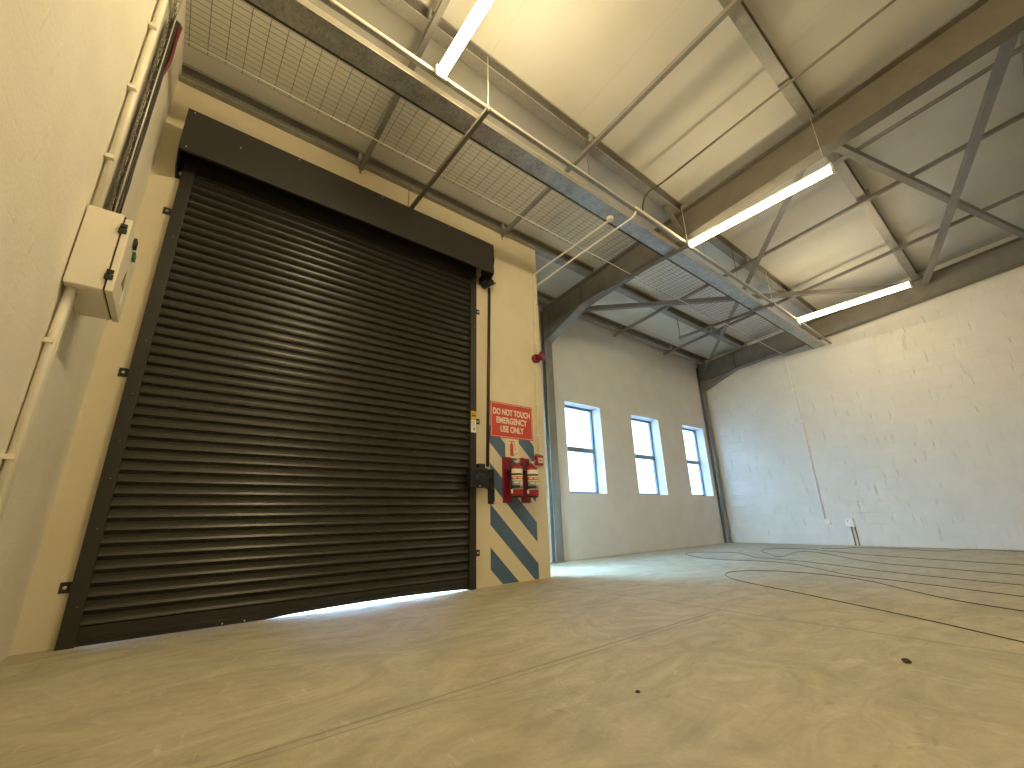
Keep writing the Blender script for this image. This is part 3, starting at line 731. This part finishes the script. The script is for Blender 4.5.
def angle(mb, p0, p1, a=.05, t=.005, flip=1):
    mb.prism([(-a/2, 0), (a/2, 0), (a/2, a), (a/2-t, a), (a/2-t, t), (-a/2, t)] if flip > 0 else [(-a/2, 0), (a/2, 0), (a/2, t), (-a/2+t, t), (-a/2+t, a), (-a/2, a)], p0, p1)
bars = [(1.80, .055, 'purlin tie bar nearest the left wall, rising past the first lamp'), (3.985, .05, 'purlin tie bar over the shutter right end, left of middle beam'),
        (8.25, .05, 'purlin tie bar right of the middle beam, above the second lamp'), (10.33, .05, 'purlin tie bar nearest the right wall, above the third lamp')]
for x, a, lab in bars:
    y0 = -.02 if x < 5 else 1.26
    o = thing('purlin_tie', (x, -2, rt(-2)), lab, 'tie bar', 'purlin tie bars')
    mb = MB(); angle(mb, (x, y0, rt(y0)-a-.002), (x, -8.0, rt(-8.0)-a-.002), a); mb.build('bar', 'steel_light', o)
    mb = MB()
    for y, k in PUR[:-1]:
        if y > y0: continue
        mb.box(x-.06, x-.052+.02, y-.055, y-.004, rt(y)-.004, rt(y)+.10); mb.box(x-.06, x+.03, y-.010, y-.004, rt(y)-.02, rt(y)+.10)
    if x < 5: mb.box(x-.012, x+.012, y0-.0, y0+.012, rt(y0)-.10, rt(y0)-.02)
    each(mb, 'cleat', 'galv', o)

def zbr(y): return rb(y)+.30
brace = [((6.175, 1.12), (12.07, -3.45), 'diagonal roof brace from the middle column haunch across to right'),
         ((12.07, 1.10), (6.175, -3.57), 'diagonal roof brace from the far corner column up behind second lamp'),
         ((6.175, -3.58), (12.07, -5.18), 'upper diagonal brace starting at the outer end of second lamp'),
         ((6.175, -5.31), (12.07, -3.72), 'upper diagonal brace ending at the outer end of third lamp')]
for i, (a, b_, lab) in enumerate(brace):
    o = thing('roof_brace', (a[0], a[1], zbr(a[1])), lab, 'brace', 'diagonal roof braces')
    dz = -.045 if i % 2 else .04
    mb = MB(); angle(mb, (a[0], a[1], zbr(a[1])+dz), (b_[0], b_[1], zbr(b_[1])+dz), .085, .008, -1 if i in (1, 3) else 1); mb.build('angle_bar', 'steel_light', o)
    mb = MB()
    for q, s in ((a, 1 if a[0] < b_[0] else -1), (b_, -1 if a[0] < b_[0] else 1)):
        mb.box(min(q[0], q[0]+s*.16), max(q[0], q[0]+s*.16), q[1]-.09, q[1]+.09, zbr(q[1])+dz+.010, zbr(q[1])+dz+.018) if False else None
    if mb.v: mb.build('gusset', 'steel', o)
fb = thing('fly_brace', (6.0, -1.6, rb(-1.6)), 'short knee brace between purlin and middle roof beam', 'brace')
mb = MB(); angle(mb, (5.66, -1.80, rt(-1.8)-.03), (6.00, -1.84, rb(-1.84)+.03), .05); mb.build('angle_bar', 'steel', fb)

# ------------------------------------------------------------------ tray, trunking, rail, trapezes
ZT = 4.48
def basket(x0, x1, label):
    t = thing('wire_mesh_tray', ((x0+x1)/2, -1.2, ZT), label, 'cable tray', 'overhead wire mesh trays')
    ya, yb = -1.50, -.885
    mb = MB(); n = 12
    for i in range(n+1): bar(mb, (x0, ya+(yb-ya)*i/n, ZT+.004), (x1, ya+(yb-ya)*i/n, ZT+.004), .0021)
    k = 0; x = x0+.03
    while x < x1:
        bar(mb, (x, ya, ZT), (x, yb, ZT), .0030); bar(mb, (x, yb, ZT), (x, yb, ZT+.052), .0030)
        x += .124; k += 1
    mb.build('mesh', 'wire', t)
    mb = MB(); bar(mb, (x0, yb-.045, ZT-.006), (x1, yb-.045, ZT-.006), .0055, 8); mb.build('edge_wire', 'plastic', t)
    return t
basket(.10, 12.30, 'long overhead wire mesh tray running along the shutter wall to the right wall')
tr = thing('cable_trunking', (6, -1.65, ZT), 'wide galvanised trunking running beside the overhead wire mesh tray', 'trunking')
MB().box(.02, 12.315, -1.748, -1.535, ZT+.002, ZT+.06).build('body', 'galv', tr)
MB().box(.02, 12.315, -1.533, -1.512, ZT+.0, ZT+.05).build('edge_strip', 'dark_edge', tr)
mb = MB(); mb.box(.02, 12.315, -1.752, -1.749, ZT-.001, ZT+.068); mb.build('lip', 'wire_bright', tr)  # brighter than the body: lamp light on the near face put into its colour
rl = thing('light_rail', (6, -1.87, ZT), 'slim galvanised rail carrying the lamp ends along the trunking', 'rail')
mb = MB(); mb.box(.02, 12.315, -1.895, -1.857, ZT+.004, ZT+.0065); mb.box(.02, 12.315, -1.895, -1.892, ZT+.004, ZT+.042); mb.box(.02, 12.315, -1.860, -1.857, ZT+.004, ZT+.042); mb.build('channel', 'galv_dull', rl)
mb = MB(); mb.box(.02, 12.315, -1.898, -1.8955, ZT+.018, ZT+.043); mb.build('edge_highlight', 'wire_bright', rl)  # added pale strip, a painted highlight for the lamplit side of the rail
mb = MB(); pts = [(4.70, -1.905, ZT+.036), (5.3, -1.905, ZT+.036), (5.93, -1.905, ZT+.036)]; mb.tube(pts, .011, 8); mb.build('conduit', 'pvc', rl)
mb = MB()
for xx in (3.86, 6.50, 7.6): mb.lathe((xx, -1.876, ZT+.0), (0, 0, 1), [(0, .013), (.05, .013), (.052, .004), (rt(-1.87)-ZT, .004)], 8)
each(mb, 'hanger_rod', 'wire', rl)

def trapeze(x, y1, label, rod_far=True):
    t = thing('trapeze_hanger', (x, -1, ZT-.05), label, 'hanger', 'trapeze hangers')
    mb = MB(); zz = ZT-.0475
    mb.box(x-.0205, x+.0205, -1.93, y1, zz, zz+.003); mb.box(x-.0205, x-.0175, -1.93, y1, zz, zz+.041); mb.box(x+.0175, x+.0205, -1.93, y1, zz, zz+.041); mb.build('strut', 'steel', t)
    mb = MB(); mb.cyl((x, -1.915, zz-.01), (x, -1.915, rt(-1.9)+.03), .005, seg=8); mb.build('hanger_rod', 'wire_bright', t)
    mb = MB(); mb.cyl((x, y1-.03, zz-.01), (x, y1-.03, rt(y1)+.03), .005, seg=8); mb.build('hanger_rod', 'wire', t)
    mb = MB(); mb.lathe((x, -1.915, zz-.014), (0, 0, 1), [(0, .012), (.012, .012)], 6); mb.lathe((x, y1-.03, zz-.014), (0, 0, 1), [(0, .012), (.012, .012)], 6); each(mb, 'nut', 'wire', t)
    return t
trapeze(2.385, -.12, 'trapeze hanger strut under the tray above the shutter')
trapeze(5.93, -.35, 'trapeze hanger strut under the tray at the middle roof beam')
trapeze(8.91, .02, 'trapeze hanger strut under the tray between middle beam and right wall')

# roof conduits carrying cable down the slope
cc = thing('roof_conduit', (5.24, -4, rt(-4)), 'dark thin conduit under the roof dropping a cable to the rail', 'conduit')
pts = [(5.24, y, rt(y)-.03) for y in (-8.5, -6, -4, -2.05)]
MB().tube(pts, .014, 8).build('pipe', 'steel', cc)
MB().tube(smooth_path([(5.24, -2.05, rt(-2.05)-.03), (5.20, -1.97, rt(-2)-.06), (5.08, -1.93, rt(-2)-.17), (4.95, -1.915, 4.80), (4.87, -1.912, 4.62), (4.86, -1.91, 4.545)], 6), .011, 8).build('cable_drop', 'brown', cc)
ce = thing('roof_conduit', (7.0, -4, rt(-4)), 'twin conduit under the roof from the second lamp to upper right', 'conduit')
for dx in (0, .045):
    MB().tube([(6.98+dx, y, rt(y)-.03) for y in (-8.5, -6, -4, -3.5)], .015, 8).build('pipe', 'galv_dull', ce)

# ------------------------------------------------------------------ lamps
ZL = 4.435
def lamp(x, y0, y1, label, wires=True, tube='tube'):
    t = thing('batten_lamp', (x, (y0+y1)/2, ZL), label, 'lamp', 'lit batten lamps')
    mb = MB(); mb.box(x-.028, x+.028, y1, y0, ZL+.066, ZL+.086); mb.build('housing', 'plastic', t, .004)
    mb = MB(); w = .044
    pr = [(w*math.cos(2*math.pi*q/18), .024+w*math.sin(2*math.pi*q/18)) for q in range(18)]
    mb.prism(pr, (x, y0-.02, ZL), (x, y1+.02, ZL), smooth=True); mb.build('diffuser', tube, t)
    for ye in (y0, y1):
        s = -1 if ye == y0 else 1
        ya, yb = sorted((ye, ye+s*.022)); MB().box(x-.05, x+.05, ya, yb, ZL-.026, ZL+.086).build('end_cap', 'plastic', t, .004)
    if wires:
        mb = MB(); y = y1+.06; mb.cyl((x, y, ZL+.07), (x-.02, y, rt(y)+.02), .003, seg=6); mb.build('hanger_wire', 'wire_bright', t)
    return t
lamp(1.865, -1.93, -3.69, 'lit warm batten lamp nearest the left wall, above the shutter')
lamp(5.945, -1.93, -3.69, 'lit warm batten lamp in the middle beside the deep roof beam', tube='tube_dim')
lamp(10.16, -1.90, -3.66, 'lit warm batten lamp farthest away, near the right wall', tube='tube_soft')
lamp(1.865, -6.20, -7.96, 'added unseen batten lamp overhead behind the camera, near the left wall', tube='tube_added')  # unseen lamp added to brighten the left wall and floor

# ------------------------------------------------------------------ far wall services
fc = thing('wall_conduit', (12.31, -.9, .55), 'white conduit dropping down the right wall to a switch box', 'conduit')
MB().tube([(L_-.014, -.92, .55), (L_-.014, -.905, 2.5), (L_-.014, -.895, 4.40)]+[(L_-.014-.03*k, -.895, 4.40+.025*k) for k in (1, 2)], .016, 10).build('pipe', 'plastic', fc)
mb = MB()
for z in (1.2, 2.0, 2.8, 3.6): mb.box(L_-.012, L_, -.945, -.865, z-.012, z+.012)
each(mb, 'saddle', 'plastic', fc)
b1 = thing('switch_box', (12.30, -.955, .44), 'small white surface box at the foot of the wall conduit', 'socket box')
MB().box(L_-.045, L_, -1.01, -.90, .442, .552).build('box', 'plastic', b1, .005)
MB().box(L_-.050, L_-.045, -.985, -.925, .47, .525).build('cover', 'white_sign', b1, .002)
b2 = thing('socket_outlet', (12.30, -1.36, .38), 'larger white socket box above two brown pipes on right wall', 'socket box')
MB().box(L_-.055, L_, -1.435, -1.285, .388, .555).build('box', 'plastic', b2, .006)
MB().box(L_-.060, L_-.055, -1.42, -1.30, .405, .54).build('face_plate', 'white_sign', b2, .002)
mb = MB(); mb.box(L_-.063, L_-.060, -1.345, -1.325, .49, .52); mb.box(L_-.063, L_-.060, -1.395, -1.380, .43, .455); each(mb, 'switch', 'label_grey', b2)
p2 = thing('pipe_pair', (12.31, -1.4, 0), 'two thin brown pipes from floor to the socket box', 'pipe')
for y in (-1.362, -1.428): MB().tube([(L_-.013, y, .002), (L_-.013, y, .388)], .012, 8).build('pipe', 'copper', p2)

# ------------------------------------------------------------------ floor cable and grit
A = [(4.566,-4.017),(4.794,-3.689),(4.975,-3.405),(5.18,-3.053),(5.471,-2.548),(5.688,-2.144),(5.912,-1.779),(6.115,-1.59),(6.315,-1.475),(6.544,-1.435),(6.76,-1.517),(6.933,-1.715),(7.0,-2.068),(6.91,-2.465),(6.686,-2.85),(6.339,-3.159),(5.926,-3.556),(5.673,-3.973)]
B = [(6.447,-3.943),(6.695,-3.465),(6.872,-3.063),(7.087,-2.573),(7.583,-2.063),(7.98,-1.605),(8.07,-1.2),(7.98,-0.691),(8.08,-0.173),(8.398,.236),(8.721,.464),(9.058,.43),(9.349,-.141),(9.031,-.514),(8.595,-.903),(8.50,-1.277),(8.328,-1.768),(7.959,-2.353),(7.62,-2.928),(7.408,-3.457),(7.259,-3.911)]
Cc = [(8.179,-3.875),(8.4,-3.264),(8.644,-2.637),(8.95,-2.248),(9.546,-1.79),(10.1,-1.331),(10.2,-1.18),(10.1,-1.025),(9.532,-1.075),(9.02,-1.144),(8.965,-1.05),(9.355,-.811),(9.813,-.488),(10.212,-.346),(10.565,-.379),(10.85,-.779),(10.8,-1.043),(10.5,-1.398),(10.1,-1.976),(9.843,-2.527),(9.403,-3.827)]
D = [(11.6,-4.1),(11.95,-3.5),(12.06,-3.25),(11.92,-3.05),(11.6,-2.93),(11.38,-2.79),(11.42,-2.591),(11.64,-2.412),(11.706,-2.192),(11.709,-1.892),(11.656,-1.588),(11.55,-1.45),(11.3,-1.40),(11.07,-1.1)]
path = [(4.2,-4.6)]+A+[(5.45,-4.5),(5.7,-5.0),(6.15,-4.7)]+B+[(7.15,-4.6),(7.5,-5.2),(8.0,-4.6)]+Cc+[(9.3,-4.6),(10.2,-5.2),(11.3,-4.7)]+D
fcb = tag(MB().tube(smooth_path([(x, y, .0075) for x, y in path], 6), .0036, 6).build('floor_cable', 'floor_cable'), 'long black cable snaking in loops across the concrete floor', 'cable', None, 'thing')
for (x, y, s, lab) in [(3.702, -3.66, .020, 'dark crumb of grit lying on the floor at right'), (2.397, -2.983, .011, 'small dark crumb of grit lying on the floor middle')]:
    mb = MB(); rr = random.Random(int(x*100)); vs = []
    bm = bmesh.new(); bmesh.ops.create_icosphere(bm, subdivisions=2, radius=s)
    for v in bm.verts: v.co *= rr.uniform(.7, 1.15); v.co.z *= .55
    mb.add([(v.co.x+x, v.co.y+y, v.co.z+s*.45) for v in bm.verts], [[v.index for v in f.verts] for f in bm.faces]); bm.free()
    tag(mb.build('grit_crumb', 'debris'), lab, 'grit', None, 'thing')

# ------------------------------------------------------------------ daylight outside
w = bpy.data.worlds.new('daylight'); scene.world = w; w.use_nodes = True
bg = w.node_tree.nodes['Background']; bg.inputs[0].default_value = (.41, .67, 1.0, 1); bg.inputs[1].default_value = 23.0

# ------------------------------------------------------------------ camera
yaw, pit, rol = math.radians(38.67127), math.radians(17.66025), math.radians(-1.49701)
fw = Vector((math.sin(yaw)*math.cos(pit), math.cos(yaw)*math.cos(pit), math.sin(pit)))
r0 = Vector((math.cos(yaw), -math.sin(yaw), 0)); u0 = r0.cross(fw)
rv = r0*math.cos(rol)+u0*math.sin(rol); uv = u0*math.cos(rol)-r0*math.sin(rol)
cam = bpy.data.cameras.new('camera'); co = bpy.data.objects.new('camera', cam); COL.objects.link(co)
cam.sensor_width = 36; cam.sensor_fit = 'HORIZONTAL'; cam.lens = 36*420.0266/1024; cam.clip_start = .02
mw = Matrix((rv, uv, -fw)).transposed().to_4x4(); mw.translation = (.62722, -4.36265, .75); co.matrix_world = mw
scene.camera = co
for o in list(bpy.data.objects):
    if '_o' in o: del o['_o']
vs_ = scene.view_settings
vs_.view_transform = 'Standard'; vs_.look = 'None'; vs_.gamma = 1; vs_.use_curve_mapping = False
vs_.exposure = 1.66
